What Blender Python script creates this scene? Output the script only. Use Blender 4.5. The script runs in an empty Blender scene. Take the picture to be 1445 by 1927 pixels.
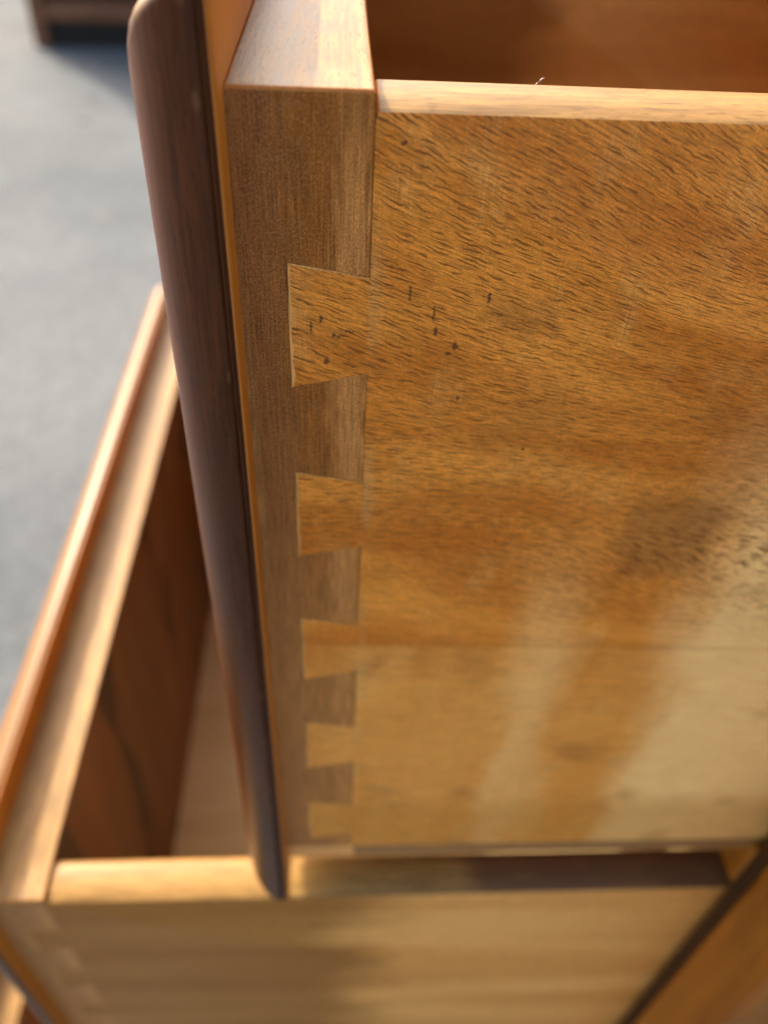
import bpy, bmesh, math, random
from mathutils import Matrix, Vector

random.seed(7)
S = bpy.context.scene
COL = S.collection
H = 0.86                      # height of the lens above the asphalt (metres)

# ------------------------------------------------------------------ camera
cam_d = bpy.data.cameras.new('camera')
cam = bpy.data.objects.new('camera', cam_d)
COL.objects.link(cam)
Rm = ((0.9983, 0.0049, 0.0588), (-0.0397, -0.6813, 0.7309), (0.0436, -0.7320, -0.6799))
right = Vector((Rm[0][0], Rm[1][0], Rm[2][0])).normalized()
fwd = Vector((Rm[0][2], Rm[1][2], Rm[2][2])).normalized()
down = fwd.cross(right).normalized()
right = down.cross(fwd).normalized()
cm = Matrix(((right.x, -down.x, -fwd.x, 0.0),
             (right.y, -down.y, -fwd.y, -0.115),
             (right.z, -down.z, -fwd.z, H),
             (0, 0, 0, 1)))
cam.matrix_world = cm
cam_d.sensor_fit = 'VERTICAL'
cam_d.sensor_height = 24.0
cam_d.lens = 1520.0 / 1927.0 * 24.0
cam_d.clip_start = 0.005
cam_d.clip_end = 600
cam_d.dof.use_dof = True
cam_d.dof.focus_distance = 0.125
cam_d.dof.aperture_fstop = cam_d.lens / 2.7
S.camera = cam

# ------------------------------------------------------------------ sky and sun
SUN_DIR = Vector((-0.50, 0.68, 0.54)).normalized()       # towards the sun
EL = math.asin(SUN_DIR.z)
W = bpy.data.worlds.new('World')
S.world = W
W.use_nodes = True
wn = W.node_tree.nodes
wl = W.node_tree.links
sky = wn.new('ShaderNodeTexSky')
sky.sky_type = 'NISHITA'
sky.sun_disc = False
sky.sun_elevation = EL
sky.sun_rotation = math.atan2(SUN_DIR.x, SUN_DIR.y)
sky.dust_density = 6.0
sky.air_density = 0.8
sky.ozone_density = 0.2
bg = wn['Background']
bg.inputs['Strength'].default_value = 0.15
wl.new(sky.outputs[0], bg.inputs['Color'])
sd = bpy.data.lights.new('sun', 'SUN')
sd.energy = 2.0
sd.angle = math.radians(0.55)
sd.color = (1.0, 0.92, 0.78)
sun = bpy.data.objects.new('sun', sd)
COL.objects.link(sun)
sun.location = (-3, 0, 4)
sun.rotation_euler = SUN_DIR.to_track_quat('Z', 'Y').to_euler()
S.view_settings.view_transform = 'Standard'
S.view_settings.look = 'None'
S.view_settings.gamma = 1
S.view_settings.exposure = 1.6
S.cycles.max_bounces = 8
S.cycles.diffuse_bounces = 5
S.cycles.use_denoising = True


# ------------------------------------------------------------------ node helper
class NT:
    def __init__(self, name):
        self.m = bpy.data.materials.new(name)
        self.m.use_nodes = True
        self.n = self.m.node_tree.nodes
        self.l = self.m.node_tree.links
        self.b = self.n['Principled BSDF']
        self._c = None

    def link(self, a, sock):
        if isinstance(a, (int, float)):
            sock.default_value = a
        elif isinstance(a, (tuple, list)):
            v = list(a)
            if len(sock.default_value) == 4 and len(v) == 3:
                v.append(1.0)
            sock.default_value = v
        else:
            self.l.new(a, sock)

    def math(self, op, a, b=None, c=None, clamp=False):
        k = self.n.new('ShaderNodeMath')
        k.operation = op
        k.use_clamp = clamp
        for i, v in enumerate((a, b, c)):
            if v is not None:
                self.link(v, k.inputs[i])
        return k.outputs[0]

    def add(self, a, b): return self.math('ADD', a, b)
    def sub(self, a, b): return self.math('SUBTRACT', a, b)
    def mul(self, a, b): return self.math('MULTIPLY', a, b)

    def step(self, v, e0, e1, o0=0.0, o1=1.0):
        k = self.n.new('ShaderNodeMapRange')
        k.interpolation_type = 'SMOOTHSTEP'
        if e1 < e0:
            e0, e1, o0, o1 = e1, e0, o1, o0
        self.link(v, k.inputs['Value'])
        k.inputs['From Min'].default_value = e0
        k.inputs['From Max'].default_value = e1
        k.inputs['To Min'].default_value = o0
        k.inputs['To Max'].default_value = o1
        return k.outputs[0]

    def mm(self, world_off=False):
        """object coordinates in millimetres -> x, y, z"""
        if self._c:
            return self._c
        t = self.n.new('ShaderNodeTexCoord')
        s = self.n.new('ShaderNodeVectorMath')
        s.operation = 'SCALE'
        self.l.new(t.outputs['Object'], s.inputs[0])
        s.inputs['Scale'].default_value = 1000.0
        v = s.outputs[0]
        sp = self.n.new('ShaderNodeSeparateXYZ')
        self.l.new(v, sp.inputs[0])
        self._c = (sp.outputs[0], sp.outputs[1], sp.outputs[2])
        return self._c

    def vec(self, x, y, z=0.0):
        k = self.n.new('ShaderNodeCombineXYZ')
        for i, v in enumerate((x, y, z)):
            self.link(v, k.inputs[i])
        return k.outputs[0]

    def noise(self, v, scale=1.0, detail=2.0, rough=0.5, dist=0.0):
        k = self.n.new('ShaderNodeTexNoise')
        k.inputs['Scale'].default_value = scale
        k.inputs['Detail'].default_value = detail
        k.inputs['Roughness'].default_value = rough
        k.inputs['Distortion'].default_value = dist
        self.l.new(v, k.inputs['Vector'])
        return k.outputs['Fac']

    def voro(self, v, scale=1.0, rnd=1.0):
        k = self.n.new('ShaderNodeTexVoronoi')
        k.voronoi_dimensions = '2D'
        k.inputs['Scale'].default_value = scale
        k.inputs['Randomness'].default_value = rnd
        self.l.new(v, k.inputs['Vector'])
        sp = self.n.new('ShaderNodeSeparateColor')
        self.l.new(k.outputs['Color'], sp.inputs[0])
        return k.outputs['Distance'], sp.outputs[0], sp.outputs[1]

    def white(self, v):
        k = self.n.new('ShaderNodeTexWhiteNoise')
        k.noise_dimensions = '3D'
        self.l.new(v, k.inputs['Vector'])
        sp = self.n.new('ShaderNodeSeparateColor')
        self.l.new(k.outputs['Color'], sp.inputs[0])
        return sp.outputs[0], sp.outputs[1], sp.outputs[2]

    def dashes(self, x, phi, pitch, period, thick, seed):
        """ray flecks: tapered dashes lying end to end in wavering rows"""
        rv = self.math('DIVIDE', phi, pitch)
        row = self.math('FLOOR', rv)
        fv = self.sub(self.math('FRACT', rv), .5)
        a, b, c0 = self.white(self.vec(row, seed, 0.0))
        u = self.add(self.math('DIVIDE', x, period), self.mul(a, 23.0))
        # stretch the spacing so that lengths differ along the row
        u = self.add(u, self.mul(self.noise(self.vec(self.mul(u, .6), row, seed), 1, 1), 1.1))
        cell = self.math('FLOOR', u)
        fu = self.sub(self.math('FRACT', u), .5)
        p, q, r = self.white(self.vec(row, cell, seed))
        half = self.add(.20, self.mul(p, .29))
        w = self.math('DIVIDE', fu, half)
        env = self.math('SUBTRACT', 1.0, self.mul(w, w), clamp=True)
        off = self.mul(self.sub(q, .5), .42)
        dist = self.mul(self.math('ABSOLUTE', self.add(self.sub(fv, off), self.mul(fu, self.mul(self.sub(r, .5), .3)))), pitch)
        width = self.mul(self.mul(env, thick), self.add(.55, self.mul(r, .6)))
        k = self.sub(width, dist)
        return self.mul(self.step(k, -.07, .09), self.step(p, .04, .30, .35, 1.0))

    def mix(self, f, a, b, mode='MIX'):
        k = self.n.new('ShaderNodeMix')
        k.data_type = 'RGBA'
        k.blend_type = mode
        k.clamp_factor = True
        self.link(f, k.inputs[0])
        self.link(a, k.inputs[6])
        self.link(b, k.inputs[7])
        return k.outputs[2]

    def value(self, col, f):
        """multiply a colour by a scalar"""
        k = self.n.new('ShaderNodeVectorMath')
        k.operation = 'SCALE'
        self.link(col, k.inputs[0])
        self.link(f, k.inputs['Scale'])
        return k.outputs[0]

    def bump(self, h, dist, strength=1.0):
        k = self.n.new('ShaderNodeBump')
        k.inputs['Distance'].default_value = dist
        k.inputs['Strength'].default_value = strength
        self.l.new(h, k.inputs['Height'])
        self.l.new(k.outputs[0], self.b.inputs['Normal'])

    def done(self, col, rough=0.5, coat=0.0, coat_rough=0.2, spec=0.5):
        self.link(col, self.b.inputs['Base Color'])
        self.link(rough, self.b.inputs['Roughness'])
        self.b.inputs['Coat Weight'].default_value = coat
        self.b.inputs['Coat Roughness'].default_value = coat_rough
        self.b.inputs['Specular IOR Level'].default_value = spec
        return self.m


# ------------------------------------------------------------------ woods (all coordinates are millimetres inside the drawer)
def side_wood(name, upper=True):
    """ray-flecked golden side board, grain along x"""
    t = NT(name)
    x, y, z = t.mm()
    # wandering grain: steep sweep near the top edge, level lower down
    wob = t.noise(t.vec(t.mul(x, .012), t.mul(z, .02), 3.1), 1, 2)
    s = t.step(z, 128, 216, 0.06, 0.52) if upper else t.math('MULTIPLY', 0.2, 0.2)
    s2 = t.mul(t.step(t.math('ABSOLUTE', t.sub(z, 118)), 26, 4, 0, .13), 1.0 if upper else 0.0)
    phi = t.add(z, t.mul(t.add(s, s2), x))
    phi = t.add(phi, t.mul(t.sub(wob, .5), 9))
    wv = t.noise(t.vec(t.mul(x, .35), t.mul(phi, .5), 0), 1, 2)
    pw = t.add(phi, t.mul(t.sub(wv, .5), 1.5))
    dash = t.dashes(x, pw, .86, 5.2, .17, 1.0)
    dash2 = t.dashes(t.add(x, 1.7), t.add(pw, .43), 1.09, 3.7, .13, 2.0)
    region = t.step(t.add(z, t.mul(t.sub(wob, .5), 60)), 92, 140, .10, 1.0) if upper else t.math('MULTIPLY', 0.25, 1.0)
    patch = t.noise(t.vec(t.mul(x, .05), t.mul(phi, .11), 9), 1, 3)
    region = t.mul(region, t.step(patch, .25, .5, .72, 1.0))
    fl = t.noise(t.vec(t.mul(x, .36), t.mul(t.add(phi, t.mul(t.sub(wv, .5), .4)), 2.35), 5.5), 1, 1.2, .4)
    fl2 = t.noise(t.vec(t.mul(x, .5), t.mul(phi, 3.4), 15.5), 1, 1.0, .4)
    line_ = t.math('MAXIMUM', t.step(fl, .55, .66), t.mul(t.step(fl2, .57, .68), .7))
    flecks = t.mul(t.math('MAXIMUM', t.math('MAXIMUM', dash, t.mul(dash2, .7)), t.mul(line_, .32)), region)
    # fibre streaks along the grain and fine tool lines across it
    fib = t.noise(t.vec(t.mul(x, .16), t.mul(phi, 3.0), 1.7), 1, 4, .6)
    cross = t.noise(t.vec(t.mul(x, 3.6), t.mul(z, .09), 5.0), 1, 4, .65)
    mott = t.noise(t.vec(t.mul(x, 1.1), t.mul(phi, 2.2), 2), 1, 3, .7)
    cloud = t.noise(t.vec(t.mul(x, .02), t.mul(phi, .055), 4.0), 1, 3, .55)
    grit = t.noise(t.vec(t.mul(x, 2.6), t.mul(z, 3.4), 2), 1, 2, .6)
    if upper:
        c = t.mix(t.step(cloud, .28, .74), (.480, .138, .010), (.760, .285, .040))
        pale = t.step(t.add(z, t.mul(t.sub(cloud, .5), 26)), 108, 70)
        # sapwood band with a distinct glue line
        sap = t.step(t.add(z, t.mul(x, .03)), 103.2, 101.0)
        curl = t.noise(t.vec(t.mul(t.add(x, t.mul(z, -.10)), .07), t.mul(z, .006), 8), 1, 2, .5)
        # grazing sunlight painted in as broad pale upright bands, stronger towards the back
        fw = t.mul(t.sub(t.noise(t.vec(t.mul(x, .05), t.mul(z, .022), 21), 1, 3), .5), 26)
        fx_ = t.add(t.add(x, fw), t.mul(z, .02))
        graze = t.mul(t.step(fx_, 74, 92), t.step(z, 190, 118))
        graze2 = t.mul(t.mul(t.step(fx_, 40, 48), t.step(fx_, 64, 50)), t.step(z, 150, 95))
        graze = t.math('MAXIMUM', graze, t.mul(graze2, .45))
        c = t.mix(t.mul(pale, .7), c, (.68, .270, .045))
        c = t.mix(t.mul(sap, t.step(curl, .3, .65, .10, .55)), c, (.76, .355, .085))
        c = t.mix(t.mul(graze, .85), c, (.95, .59, .24))
        line = t.step(t.math('ABSOLUTE', t.sub(t.add(z, t.mul(x, .03)), 103.0)), 1.0, .1)
        c = t.mix(t.mul(line, t.step(x, 5, 60, .06, .26)), c, (.30, .14, .03))
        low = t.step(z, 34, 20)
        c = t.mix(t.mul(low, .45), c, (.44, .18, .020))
        # pale rubbed streaks
        rub = t.mul(t.step(t.noise(t.vec(t.mul(x, .11), t.mul(z, .05), 6), 1, 3, .6), .50, .74),
                    t.step(cross, .30, .80))
        c = t.mix(t.mul(rub, .55), c, (.66, .38, .13))
        # greyish bruise and darker handling marks
        br = t.step(t.noise(t.vec(t.mul(x, .045), t.mul(z, .045), 14.2), 1, 2), .58, .78)
        c = t.mix(t.mul(br, .5), c, (.28, .105, .018))
        sx_ = t.add(x, t.mul(t.sub(cloud, .5), 14))
        sz_ = t.add(z, t.mul(t.sub(mott, .5), 3))
        sq = t.mul(t.mul(t.step(sx_, 54, 62), t.step(sx_, 82, 75)), t.mul(t.step(sz_, 122, 131), t.step(sz_, 154, 143)))
        c = t.mix(t.mul(sq, .55), c, (.22, .090, .022))
        # paler sliver beside the joint
        edge = t.mul(t.mul(t.step(t.add(x, t.mul(t.sub(mott, .5), 5)), 8.2, 5.6), t.step(x, 4.7, 5.1)), t.step(t.noise(t.vec(0.0, t.mul(z, .05), 2), 1, 2), .42, .62))
        c = t.mix(t.mul(edge, .40), c, (.60, .33, .11))
    else:
        band = t.noise(t.vec(t.mul(x, .004), t.mul(phi, .050), 2.2), 1, 3, .55)
        c = t.mix(t.step(band, .36, .64), (.60, .268, .066), (.72, .360, .105))
        shade_warp = t.noise(t.vec(t.mul(x, .012), t.mul(z, .03), 17), 1, 3)
        side_shade = t.step(t.add(x, t.mul(t.sub(shade_warp, .5), 70)), 134, 96)  # painted shade over the front part; also browns the dovetails
        c = t.mix(t.mul(side_shade, .85), c, t.mix(t.step(band, .3, .7), (.215, .082, .011), (.27, .115, .020)))
    c = t.value(c, t.step(fib, .28, .72, .80, 1.20))
    c = t.value(c, t.step(cross, .28, .72, .93, 1.07))
    c = t.value(c, t.step(mott, .28, .72, .86, 1.16))
    c = t.value(c, t.step(grit, .28, .72, .87, 1.13))
    c = t.mix(t.mul(flecks, .80), c, (.130, .036, .004))
    if upper:
        spots = [(-4.2, 184.5, .28, 1.3), (-2.6, 185.8, .35, .7), (-.6, 183.0, .35, .5), (.2, 182.6, .3, .4),
                 (2.0, 183.6, .9, .25), (-1.8, 178.0, .55, .6), (1.9, 178.2, .22, .25), (2.6, 177.0, .3, .2),
                 (3.6, 174.7, .25, .3), (15.3, 187.2, .22, 1.5), (15.8, 184.0, .38, .9), (19.2, 181.3, .55, .8),
                 (18.3, 179.9, .7, .35), (11.3, 190.5, .2, 1.5), (23.8, 190.0, .3, 1.2), (4.6, 164.0, .2, .8),
                 (20.8, 171.0, .3, .6), (9.0, 213.0, .5, .4), (34.0, 160.0, .3, .4)]
        nx = t.mul(t.sub(t.noise(t.vec(x, z, 5), 2.2, 3), .5), 1.1)
        nz = t.mul(t.sub(t.noise(t.vec(z, x, 8), 2.0, 3), .5), 1.1)
        acc = None
        for (sx, sz, rx, rz) in spots:
            dx = t.math('DIVIDE', t.sub(t.add(x, nx), sx), rx)
            dz = t.math('DIVIDE', t.sub(t.add(z, nz), sz), rz)
            q = t.add(t.mul(dx, dx), t.mul(dz, dz))
            acc = q if acc is None else t.math('MINIMUM', acc, q)
        c = t.mix(t.mul(t.step(acc, 1.3, .3), .80), c, (.050, .020, .010))
    c = t.mix(1.0, c, (1.25, 1.17, .98), 'MULTIPLY')
    h = t.sub(t.add(t.mul(fib, .5), t.mul(cross, .4)), t.mul(flecks, .8))
    h = t.add(h, t.mul(grit, .35))
    t.bump(h, .00003, .55)
    r = t.add(.42, t.mul(mott, .18))
    return t.done(c, r, coat=.0, coat_rough=.35, spec=.2)


def end_wood(name, light=0.0):
    """end of the front board: brown with fine upright saw lines and specks"""
    t = NT(name)
    x, y, z = t.mm()
    w = t.noise(t.vec(t.mul(x, .10), t.mul(z, .018), 2), 1, 3)
    w2 = t.noise(t.vec(t.mul(x, .9), t.mul(z, .16), 6), 1, 3, .6)
    xx = t.add(t.add(x, t.mul(t.sub(w, .5), 5.0)), t.mul(t.sub(w2, .5), 6.0))
    c = t.mix(t.step(xx, -11, -4), (.245, .098, .026), (.270, .100, .016))
    pale = t.mul(t.step(xx, -2.4, 1.6), t.step(xx, 5.6, 3.0, .30, 1.0))
    pale = t.mul(pale, t.step(z, 222, 200, .35, 1))
    c = t.mix(t.mul(pale, .95), c, (.50, .235, .072))
    left = t.mul(t.step(x, -12.4, -14.8), t.step(z, 205, 150, .25, 1.0))
    c = t.mix(t.mul(left, .75), c, (.36, .20, .075))  # sheen along the left edge, painted as paler colour
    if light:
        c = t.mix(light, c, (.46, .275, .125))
    lower = t.step(z, 170, 70)
    c = t.mix(t.mul(lower, .7), c, (.430, .205, .066))
    lines = t.noise(t.vec(t.mul(x, 3.2), t.mul(z, .08), 4), 1, 4, .7)
    cloud = t.noise(t.vec(t.mul(x, .5), t.mul(z, .14), 11), 1, 4, .6)
    c = t.value(c, t.step(lines, .28, .72, .62, 1.40))
    c = t.value(c, t.add(.66, t.mul(cloud, .68)))
    d, r1, r2 = t.voro(t.vec(t.mul(x, 3.4), t.mul(z, 2.2)))
    sp = t.mul(t.step(d, .42, .12), t.step(r1, .35, .6))
    c = t.mix(t.mul(sp, t.step(xx, 2, -4, .12, .42)), c, (.44, .27, .15))
    gr = t.noise(t.vec(t.mul(x, 3.6), t.mul(z, 2.4), 4), 1, 2, .6)
    c = t.value(c, t.step(gr, .28, .72, .70, 1.30))
    c = t.mix(1.0, c, (1.16, .98, .74), 'MULTIPLY')
    h = t.add(t.mul(lines, .9), t.mul(gr, .6))
    t.bump(h, .00004, .6)
    return t.done(c, t.add(.45, t.mul(cloud, .22)), coat=.0, coat_rough=.4, spec=.15)


def plain_wood(name, c0, c1, axis='y', rough=.5, coat=.1, fine=2.2, contrast=1.0, knots=0, spec=.35):
    """straight grained board, grain along one axis"""
    t = NT(name)
    x, y, z = t.mm()
    u, v, w = {'x': (x, y, z), 'y': (y, x, z), 'z': (z, x, y)}[axis]
    big = t.noise(t.vec(t.mul(u, .006), t.mul(v, .07), t.mul(w, .05)), 1, 3)
    fib = t.noise(t.vec(t.mul(u, .07), t.mul(v, fine), t.mul(w, fine)), 1, 4, .65)
    pore = t.noise(t.vec(t.mul(u, .35), t.mul(v, fine * 2.4), t.mul(w, fine * 2.4)), 1, 2, .6)
    c = t.mix(t.step(big, .3, .7), c0, c1)
    c = t.value(c, t.step(fib, .28, .72, 1 - .17 * contrast, 1 + .17 * contrast))
    c = t.mix(t.mul(t.step(pore, .56, .70), min(.34 * contrast, .75)), c, tuple(a * .42 for a in c0))
    if knots:
        kn = t.noise(t.vec(t.mul(u, .010), t.mul(v, .028), t.mul(w, .028)), 1, 2)
        c = t.mix(t.mul(t.step(kn, .56, .64), .85), c, tuple(a * .3 for a in c0))
    t.bump(t.add(fib, t.mul(pore, .5)), .00005, .5)
    return t.done(c, t.add(rough - .08, t.mul(fib, .18)), coat=coat, coat_rough=.3, spec=spec)


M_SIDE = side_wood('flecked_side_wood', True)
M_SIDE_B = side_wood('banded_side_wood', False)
M_END = end_wood('brown_end_wood')
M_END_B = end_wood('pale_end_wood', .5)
M_TOP = plain_wood('golden_edge_wood', (.265, .130, .026), (.385, .212, .056), 'y', .44, .0, 1.0, 2.2, spec=.35)
M_TOPX = plain_wood('golden_rim_wood', (.265, .128, .026), (.385, .210, .054), 'x', .44, .0, 1.0, 2.2, spec=.35)
def shaded_stained_rim():
    m2 = M_TOPX.copy()
    m2.name = 'golden_rim_wood_with_shade_and_stain'
    t = NT.__new__(NT)
    t.m, t.n, t.l, t._c = m2, m2.node_tree.nodes, m2.node_tree.links, None
    t.b = t.n['Principled BSDF']
    src = t.b.inputs['Base Color'].links[0].from_socket
    x, y, z = t.mm()
    w = t.noise(t.vec(t.mul(x, .07), t.mul(y, .25), 3), 1, 3)
    xx = t.add(x, t.mul(t.sub(w, .5), 18))
    st = t.mul(t.step(xx, 146, 158), t.step(t.noise(t.vec(t.mul(x, .04), t.mul(y, .5), 7), 1, 2), .30, .5, .55, 1))  # upper drawer's shade and some dark stain, painted as one patch
    t.link(t.mix(t.mul(st, .85), src, (.150, .064, .030)), t.b.inputs['Base Color'])
    return m2


M_RIMB = shaded_stained_rim()
M_BACK = plain_wood('orange_lip_wood', (.46, .130, .008), (.54, .180, .016), 'z', .42, .1, 2.0, .8)
M_DARK = plain_wood('dark_walnut_moulding', (.062, .0160, .0030), (.115, .031, .0066), 'z', .34, .12, 1.0, 1.8, spec=.15)


def sunlit_and_dented(m2):
    t = NT.__new__(NT)
    t.m, t.n, t.l, t._c = m2, m2.node_tree.nodes, m2.node_tree.links, None
    t.b = t.n['Principled BSDF']
    src = t.b.inputs['Base Color'].links[0].from_socket
    x, y, z = t.mm()
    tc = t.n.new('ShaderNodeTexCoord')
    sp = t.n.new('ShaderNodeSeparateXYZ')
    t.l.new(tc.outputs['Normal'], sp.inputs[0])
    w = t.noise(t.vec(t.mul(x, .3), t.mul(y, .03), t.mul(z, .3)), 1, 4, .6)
    top_sun = t.step(t.add(sp.outputs[2], t.mul(t.sub(w, .5), .5)), .25, .55)  # sunlight on upward faces, painted as paler patchy wood
    c = t.mix(t.mul(top_sun, .85), src, (.25, .125, .046))
    # small dents and rubbed spots on the rounded edge
    d, r1, r2 = t.voro(t.vec(t.mul(t.add(x, y), .22), t.mul(z, .09)))
    ding = t.mul(t.step(d, .16, .05), t.step(r1, .62, .7))
    c = t.mix(t.mul(ding, .45), c, (.20, .09, .035))
    t.link(c, t.b.inputs['Base Color'])


sunlit_and_dented(M_DARK)
M_IN = plain_wood('inner_wood', (.19, .072, .013), (.29, .120, .030), 'z', .5, .05, 1.0, .8, knots=1)
M_STRIP = plain_wood('masking_strip_wood', (.28, .120, .030), (.40, .190, .055), 'x', .6, 0, .9, 1.0)
M_GAP = plain_wood('gap_shade_wood', (.045, .018, .004), (.07, .028, .006), 'z', .6, 0, .9, .8, spec=.2)
M_BOT = plain_wood('drawer_bottom_wood', (.80, .56, .22), (.88, .64, .28), 'x', .6, .0, .8, .6)
M_FILL = plain_wood('pale_glue_line', (.60, .24, .045), (.80, .38, .09), 'z', .6, .0, 1.6, 1.8)
M_CARC = plain_wood('amber_stained_wood', (.28, .088, .004), (.46, .160, .009), 'z', .42, .2, .35, .8)
M_CARCS = plain_wood('greyish_stained_wood', (.20, .125, .085), (.26, .17, .12), 'z', .5, .1, .4, .6)  # greyish brown, cooler than the amber posts


# ------------------------------------------------------------------ mesh helpers
class MB:
    def __init__(self):
        self.v, self.f, self.m = [], [], []

    def quad(self, idx, mi=0):
        self.f.append(tuple(idx))
        self.m.append(mi)

    def pt(self, x, y, z):
        self.v.append((x / 1000.0, y / 1000.0, z / 1000.0))
        return len(self.v) - 1

    def box(self, x0, x1, y0, y1, z0, z1, mi=0):
        a = [self.pt(x, y, z) for z in (z0, z1) for y in (y0, y1) for x in (x0, x1)]
        for q in ((0, 2, 3, 1), (4, 5, 7, 6), (0, 1, 5, 4), (2, 6, 7, 3), (0, 4, 6, 2), (1, 3, 7, 5)):
            self.quad([a[i] for i in q], mi)

    def prism(self, pts, axis, a0, a1, mi=0, caps=True):
        """extrude a 2-D outline along an axis; mi: one index or one per side"""
        def P(p, a):
            if axis == 'x':
                return self.pt(a, p[0], p[1])
            if axis == 'y':
                return self.pt(p[0], a, p[1])
            return self.pt(p[0], p[1], a)
        lo = [P(p, a0) for p in pts]
        hi = [P(p, a1) for p in pts]
        n = len(pts)
        for i in range(n):
            j = (i + 1) % n
            self.quad((lo[i], lo[j], hi[j], hi[i]), mi[i] if isinstance(mi, (list, tuple)) else mi)
        if caps:
            c = mi[n] if isinstance(mi, (list, tuple)) else mi
            self.quad(lo[::-1], c)
            self.quad(hi, c)

    def mesh(self, name, mats, bevel=0.0, smooth=False, seg=2):
        me = bpy.data.meshes.new(name)
        me.from_pydata(self.v, [], self.f)
        for mt in mats:
            me.materials.append(mt)
        for p, k in zip(me.polygons, self.m):
            p.material_index = k
        bm = bmesh.new()
        bm.from_mesh(me)
        bmesh.ops.recalc_face_normals(bm, faces=bm.faces)
        if bevel > 0:
            es = [e for e in bm.edges if len(e.link_faces) == 2 and e.calc_face_angle(0) > .6]
            bmesh.ops.bevel(bm, geom=es, offset=bevel / 1000.0, segments=seg, profile=.5, affect='EDGES', clamp_overlap=True)
        bm.to_mesh(me)
        bm.free()
        if smooth:
            for p in me.polygons:
                p.use_smooth = True
            me.set_sharp_from_angle(angle=math.radians(38))
        return me


def obj(name, me, parent=None):
    o = bpy.data.objects.new(name, me)
    COL.objects.link(o)
    if parent:
        o.parent = parent
    return o


def thing(name, loc, label, cat, group=None):
    o = bpy.data.objects.new(name, None)
    COL.objects.link(o)
    o.empty_display_size = .05
    o.location = loc
    o['label'] = label
    o['category'] = cat
    if group:
        o['group'] = group
    return o


# ------------------------------------------------------------------ drawers
# local frame of a drawer (mm): x from the front towards the chest, y across, z up from the bottom of the box
BOX_TOP, SIDE_TOP = 219.5, 217.2
WIDTH, LENGTH = 408.0, 395.0
SIDE_T = 15.0
TAIL_TOPS = [195.2, 153.9, 111.7, 70.4, 28.7]
TAIL_L, TAIL_R = -7.6, 5.0


def tail_outline(zt):
    h = 22.4
    return (zt, zt - h, zt - 2.2, zt - h + 3.0)          # left top, left bottom, right top, right bottom


def front_board_mesh():
    m = MB()
    xr = 4.92
    g = .09
    near = [(-15, BOX_TOP), (xr, BOX_TOP)]
    for zt in TAIL_TOPS:
        lt, lb, rt, rb = tail_outline(zt)
        near += [(xr, rt + g), (TAIL_L - g, lt + g), (TAIL_L - g, max(lb - g, 1.2)), (xr, max(rb - g, .8))]
    near += [(xr, 0), (-15, 0)]
    n = len(near)
    mi = [1] + [0] * (n - 1) + [0]
    m.prism(near, 'y', .06, SIDE_T, mi)
    # solid run of the board behind the joint, and the same joint zone at the far end
    m.prism([(-15, BOX_TOP), (xr, BOX_TOP), (xr, 0), (-15, 0)], 'y', SIDE_T, WIDTH, [1, 2, 0, 0, 0], True)
    bm_me = m.mesh('front_board', [M_END, M_TOP, M_IN, M_BACK], 0.0)
    bm = bmesh.new()
    bm.from_mesh(bm_me)
    bmesh.ops.remove_doubles(bm, verts=bm.verts, dist=1e-6)
    es = []
    for e in bm.edges:
        a, b = e.verts
        if abs(a.co.z - BOX_TOP / 1000) < 1e-6 and abs(b.co.z - BOX_TOP / 1000) < 1e-6 and e.calc_length() > .005:
            if len(e.link_faces) == 2 and e.calc_face_angle(0) > .6:
                es.append(e)
    rb = bmesh.ops.bevel(bm, geom=es, offset=.0005, segments=3, profile=.5, affect='EDGES')
    for fc in rb['faces']:
        if fc.calc_center_median().y < .01:
            fc.material_index = 3  # light glowing through the near top edge, painted orange
    bm.to_mesh(bm_me)
    bm.free()
    return bm_me


def front_panel_mesh():
    """lipped front: a slab whose edge is a bead and a wide quarter round"""
    m = MB()
    y0, y1, z0, z1 = -6.1, WIDTH + 6.1, -28.5, BOX_TOP + 13.0
    prof = [(-15.0, .35), (-15.25, .05), (-15.55, 0.0), (-15.9, .25), (-16.2, .75), (-16.6, .85), (-16.9, .45),
            (-17.3, .20), (-17.8, .22), (-18.6, .35), (-19.6, .65), (-20.8, 1.2), (-22.2, 2.1), (-23.6, 3.3),
            (-24.9, 4.8), (-26.1, 6.6), (-27.1, 8.8), (-27.8, 11.2), (-28.1, 14.0)]
    loops = []
    for (x, d) in prof:
        r = 2.0
        lp = []
        for (cy, cz, a0) in ((y0 + d + r, z0 + d + r, 180), (y1 - d - r, z0 + d + r, 270),
                             (y1 - d - r, z1 - d - r, 0), (y0 + d + r, z1 - d - r, 90)):
            for k in range(9):
                a = math.radians(a0 + 90 * k / 8)
                lp.append(m.pt(x, cy + r * math.cos(a), cz + r * math.sin(a)))
        loops.append(lp)
    n = len(loops[0])
    for i in range(len(loops) - 1):
        mi = 0 if i < 2 else 1
        for k in range(n):
            j = (k + 1) % n
            m.quad((loops[i][k], loops[i][j], loops[i + 1][j], loops[i + 1][k]), mi)
    m.quad(loops[0], 0)
    m.quad(loops[-1], 1)
    return m.mesh('front_panel', [M_BACK, M_DARK], 0, True)


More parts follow.
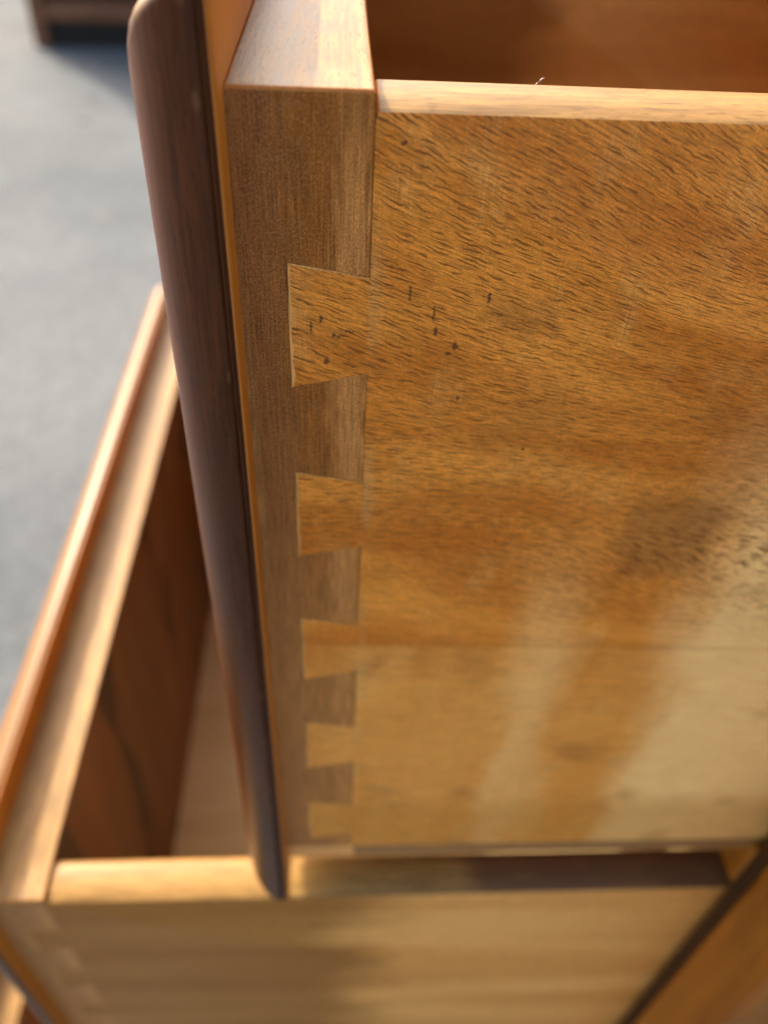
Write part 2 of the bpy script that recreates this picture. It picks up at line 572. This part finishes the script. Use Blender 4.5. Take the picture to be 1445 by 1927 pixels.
def side_mesh(far, mat):
    m = MB()
    pr = [(0, 0), (0, SIDE_TOP - 1.0), (.25, SIDE_TOP - .45), (1.0, SIDE_TOP - .15), (3.0, SIDE_TOP + .35), (6.0, SIDE_TOP + .75),
          (9.5, SIDE_TOP + .75), (12.5, SIDE_TOP + .3), (14.3, SIDE_TOP - .5), (SIDE_T, SIDE_TOP - 1.6), (SIDE_T, 0)]
    mi = [0, 0, 1, 1, 1, 1, 1, 1, 1, 2, 2, 0]
    if far:
        pr = [(WIDTH - a, b) for a, b in pr]
    # the end that meets the front board is eased
    m.prism(pr, 'x', 5.0, LENGTH, mi)
    me = m.mesh('side_panel', [mat, M_RIMB if mat is M_SIDE_B and not far else M_TOPX, M_IN if not far else M_SIDE_B], 0, True)
    bm = bmesh.new()
    bm.from_mesh(me)
    es = [e for e in bm.edges if all(abs(v.co.x - .005) < 1e-6 and v.co.z > .19 for v in e.verts)]
    es = [e for e in es if max(v.co.z for v in e.verts) > (SIDE_TOP - 1.2) / 1000 and e.calc_length() < .008]
    bmesh.ops.bevel(bm, geom=es, offset=.0006, segments=3, profile=.5, affect='EDGES')
    bm.to_mesh(me)
    bm.free()
    return me


def tail_mesh(zt):
    m = MB()
    lt, lb, rt, rb = tail_outline(zt)
    lb, rb = max(lb, 1.4), max(rb, 1.0)
    f = -.03                                             # a hair proud of the end grain
    jit = lambda q: random.uniform(-q, q)
    N = 9
    lerp = lambda p, r, k: (p[0] + (r[0] - p[0]) * k, p[1] + (r[1] - p[1]) * k)
    LT, LB, RB, RT = (TAIL_L, lt), (TAIL_L, lb), (TAIL_R, rb), (TAIL_R, rt)
    outer, inner, mats = [], [], []
    for (p, r, ox, oz, mi) in ((LT, LB, .46, 0, 1), (LB, RB, 0, .05, 0), (RB, RT, -.05, 0, 0), (RT, LT, 0, -.26, 1)):
        for k in range(N):
            q = lerp(p, r, k / N)
            e = 0 if k == 0 else .07
            jx, jz = (jit(e), 0) if ox else (0, jit(e))
            outer.append((q[0] + jx, q[1] + jz))
            wob = random.uniform(.45, 1.5)
            inner.append([q[0] + ox * wob, q[1] + oz * wob])
            mats.append(mi)
    for i, (ox, oz) in ((0, (.45, -.30)), (N, (.42, .05)), (2 * N, (-.05, .05)), (3 * N, (-.05, -.26))):
        inner[i] = [outer[i][0] + ox, outer[i][1] + oz]
    n = len(outer)
    O = [m.pt(q[0], f, q[1]) for q in outer]
    I = [m.pt(q[0], f, q[1]) for q in inner]
    B = [m.pt(q[0], SIDE_T - .1, q[1]) for q in outer]
    for i in range(n):
        k = (i + 1) % n
        m.quad((O[i], O[k], I[k], I[i]), mats[i])
        m.quad((O[i], B[i], B[k], O[k]), mats[i])
    m.quad(I, 0)
    m.quad(B[::-1], 0)
    return m.mesh('dovetail', [M_SIDE, M_FILL], 0)


def tail_mesh_b(me):
    c = me.copy()
    c.materials[0] = M_SIDE_B
    return c


ME_FRONT = front_board_mesh()
ME_FRONT_B = ME_FRONT.copy()
ME_FRONT_B.materials[0] = M_END_B
ME_PANEL = front_panel_mesh()
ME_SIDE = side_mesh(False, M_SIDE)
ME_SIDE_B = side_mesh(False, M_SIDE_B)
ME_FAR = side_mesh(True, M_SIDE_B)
ME_TAILS = [tail_mesh(z) for z in TAIL_TOPS]
ME_TAILS_B = [tail_mesh_b(q) for q in ME_TAILS]
q = MB(); q.box(4.9, LENGTH - 12, SIDE_T - .2, WIDTH - SIDE_T + .2, 6, 11)
ME_BOTTOM = q.mesh('bottom_panel', [M_BOT], 0)
q = MB(); q.box(6, LENGTH - 6, 1.2, SIDE_T - 1, -9.5, -.05)  # added strip below each side, hides the sunlit floor patch beneath
ME_STRIP = q.mesh('masking_strip', [M_STRIP], .6)
q = MB(); q.box(6, LENGTH - 6, WIDTH - SIDE_T + 1, WIDTH - 1.2, -9.5, -.05)
ME_STRIP2 = q.mesh('masking_strip', [M_STRIP], .6)
q = MB(); q.box(LENGTH - 12, LENGTH, SIDE_T + .1, WIDTH - SIDE_T - .1, 6, SIDE_TOP - 6)
ME_REAR = q.mesh('back_panel', [M_IN], .6)


def drawer(x, zbase, label, upper):
    t = thing('drawer', (x / 1000, 0, H + zbase / 1000), label, 'drawer', 'open drawers stacked in the chest')
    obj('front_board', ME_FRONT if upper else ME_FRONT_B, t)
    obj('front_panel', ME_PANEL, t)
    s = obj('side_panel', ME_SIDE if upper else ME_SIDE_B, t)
    for me in (ME_TAILS if upper else ME_TAILS_B):
        obj('dovetail', me, s)
    obj('side_panel', ME_FAR, t)
    obj('bottom_panel', ME_BOTTOM, t)
    obj('back_panel', ME_REAR, t)
    obj('masking_strip', ME_STRIP, t)
    obj('masking_strip', ME_STRIP2, t)
    return t


D1 = drawer(0, -251, 'topmost open drawer, sharp in front, with five dovetails beside its dark rounded lip', True)
D2 = drawer(-103.6, -507.2, 'blurred open drawer just below the sharp one, its inside showing at the lower left', False)
D3 = drawer(-188.0, -763.4, 'lowest drawer, only a pale sunlit corner of it showing at bottom left', False)

# ------------------------------------------------------------------ chest that carries the drawers
XC = 137.0
chest = thing('chest', (XC / 1000, .2, 0), 'amber stained wooden chest whose corner post stands behind the open drawers at right', 'chest')


def cpart(name, boxes, mat, bevel=1.5):
    m = MB()
    for b in boxes:
        m.box(b[0] - XC, b[1] - XC, b[2] - 200, b[3] - 200, b[4] + H * 1000, b[5] + H * 1000)
    return obj(name, m.mesh(name, [mat], bevel), chest)


YN, YF = -7.5, WIDTH + 4.0
for (ya, yb) in ((-36.5, YN), (YF, YF + 32.5)):
    cpart('corner_post', [(XC, XC + 34, ya, yb, -858, 12)], M_CARC, 3.0)
    cpart('end_panel', [(XC + 34.2, XC + 440, ya + 3, yb - 12 if ya < 0 else yb - 3, -800, 12)] if ya < 0 else
          [(XC + 34.2, XC + 440, ya + 12, yb - 3, -800, 12)], M_CARCS, .5)
    cpart('leg', [(XC + 405, XC + 440, ya + .5, yb - .5, -858, -800.3)], M_CARC, 2.0)
cpart('gap_shade_strip', [(XC + .6, XC + 30, YN + .1, -2.4, -790, -22.2)], M_GAP, .8)  # dark strip standing in for the shade in the gap
for zt in (-255.5, -511.5, -767.5):
    cpart('rail', [(XC + .8, XC + 30, -2.2, YF - .2, zt - 26, zt - 1.5)], M_CARC, 1.0)
cpart('rail', [(XC + .8, XC + 30, YN + .2, YF - .2, -22, 11.5)], M_CARC, 1.0)
cpart('back_panel', [(XC + 440.3, XC + 448, -36, YF + 32, -800, 12)], M_IN, .5)
cpart('top', [(XC - 8, XC + 456, -46, YF + 42, 12.3, 32)], M_CARC, 4.0)

# ------------------------------------------------------------------ lint clinging to the finish
def fibre(points, rad):
    m = MB()
    rings = []
    for i, p in enumerate(points):
        a = points[max(i - 1, 0)]
        b = points[min(i + 1, len(points) - 1)]
        d = (Vector(b) - Vector(a)).normalized()
        u = d.orthogonal().normalized()
        w = d.cross(u)
        r = rad * (.5 if i in (0, len(points) - 1) else 1)
        rings.append([m.pt(*(Vector(p) + u * r * math.cos(k * 2.094) + w * r * math.sin(k * 2.094))) for k in range(3)])
    for i in range(len(rings) - 1):
        for k in range(3):
            j = (k + 1) % 3
            m.quad((rings[i][k], rings[i][j], rings[i + 1][j], rings[i + 1][k]))
    m.quad(rings[0][::-1])
    m.quad(rings[-1])
    return m.mesh('lint_fibre', [M_LINT], 0, True)


lt_ = NT('pale_lint')
fx, fy, fz = lt_.mm()
M_LINT = lt_.done(lt_.mix(lt_.noise(lt_.vec(fx, fy, fz), 3, 1), (.62, .57, .52), (.78, .74, .70)), .7)


def lint(base, normal, length, label, group=None):
    n = Vector(normal).normalized()
    u = n.orthogonal().normalized()
    w = n.cross(u)
    a = random.uniform(0, 6.28)
    pts, p = [], Vector((0, 0, 0)) + n * .03
    rise = random.uniform(.2, .9)
    for i in range(7):
        pts.append(tuple(p))
        a += random.uniform(-.2, .75)
        p = p + (u * math.cos(a) + w * math.sin(a)) * length / 7 + n * length / 7 * rise * (1 if i < 3 else -.5)
    o = obj('lint_fibre', fibre(pts, .035))
    o.location = (base[0] / 1000, base[1] / 1000, H + base[2] / 1000)
    o['label'] = label
    o['category'] = 'lint'
    if group:
        o['group'] = group
    return o


for i in range(16):
    k = random.random()
    px, py = [(-18.6, -4.08), (-20.8, -3.2), (-22.2, -2.3), (-23.6, -1.1), (-24.9, .4)][i % 5]
    nx, ny = [(-.25, -1), (-.5, -1), (-.7, -1), (-.9, -1), (-1.2, -1)][i % 5]
    lint((px, py, -70 - 120 * k), (nx, ny, 0), random.uniform(.8, 2.2),
         'tiny pale lint hair clinging to the dark rounded lip of the sharp drawer', 'lint hairs on the dark lip')
o = obj('lint_fibre', fibre([(0, 0, -.1), (.25, 0, .25), (.6, 0, .45), (.9, 0, .9), (1.25, 0, .95)], .045))
o.location = (.0285, .0125, H - .0335)
o['label'] = 'single curled lint hair standing on the top rim of the sharp drawer side'
o['category'] = 'lint'

# ------------------------------------------------------------------ low wooden cabinet far off on the asphalt
M_FAR = plain_wood('far_cabinet_wood', (.16, .062, .025), (.24, .10, .045), 'x', .5, .1, .05, .8)
M_FARD = plain_wood('far_cabinet_dark_wood', (.012, .009, .006), (.022, .016, .010), 'x', .6, 0, .05, .5)
M_FART = plain_wood('far_cabinet_top_wood', (.16, .11, .03), (.22, .15, .05), 'x', .5, .1, .05, .5)
far = thing('cabinet', (-.52, 3.72, 0), 'dark open fronted wooden cabinet standing far off on the asphalt at top left', 'cabinet')


def fpart(name, b, mat, bevel=4):
    m = MB()
    m.box(*b)
    return obj(name, m.mesh(name, [mat], bevel), far)


fpart('end_panel', (-640, -585, -300, 250, 0, 560), M_FAR)
fpart('end_panel', (585, 640, -300, 250, 0, 560), M_FAR)
fpart('shelf', (-584, 584, -290, 240, 90, 150), M_FAR)
fpart('plinth', (-584, 584, -270, -240, 0, 89), M_FARD)
fpart('back_panel', (-584, 584, 200, 230, 151, 558), M_FARD)
fpart('shelf', (-584, 584, -250, 199, 330, 352), M_FART)
fpart('top', (-670, 670, -330, 270, 561, 600), M_FART)

# ------------------------------------------------------------------ asphalt
t = NT('grey_asphalt')
x, y, z = t.mm()
ag = t.noise(t.vec(x, y, z), .09, 4, .7)
bl = t.noise(t.vec(x, y, z), .0022, 4, .6)
bl2 = t.noise(t.vec(t.mul(x, .0006), t.mul(y, .0012), 3), 1, 3)
c = t.mix(t.step(bl, .3, .7), (.105, .114, .117), (.146, .155, .156))
c = t.mix(t.mul(t.step(bl2, .5, .72), .5), c, (.165, .168, .162))
d, r1, r2 = t.voro(t.vec(t.mul(x, .12), t.mul(y, .12)))
c = t.value(c, t.add(.84, t.mul(r1, .32)))
d3, p1, p2 = t.voro(t.vec(t.mul(x, .0085), t.mul(y, .0085)))
c = t.mix(t.mul(t.step(d3, .22, .10), t.step(p1, .88, .92)), c, (.15, .15, .145))
c = t.mix(t.mul(t.step(d3, .20, .08), t.step(p2, .90, .94)), c, (.050, .052, .052))
t.bump(t.add(ag, t.mul(d, -.6)), .003, .6)
M_ASPH = t.done(c, .95, spec=.15)
m = MB()
m.box(-60000, 60000, -60000, 60000, -200, 0)
g = obj('ground', m.mesh('ground', [M_ASPH], 0))
g['kind'] = 'structure'
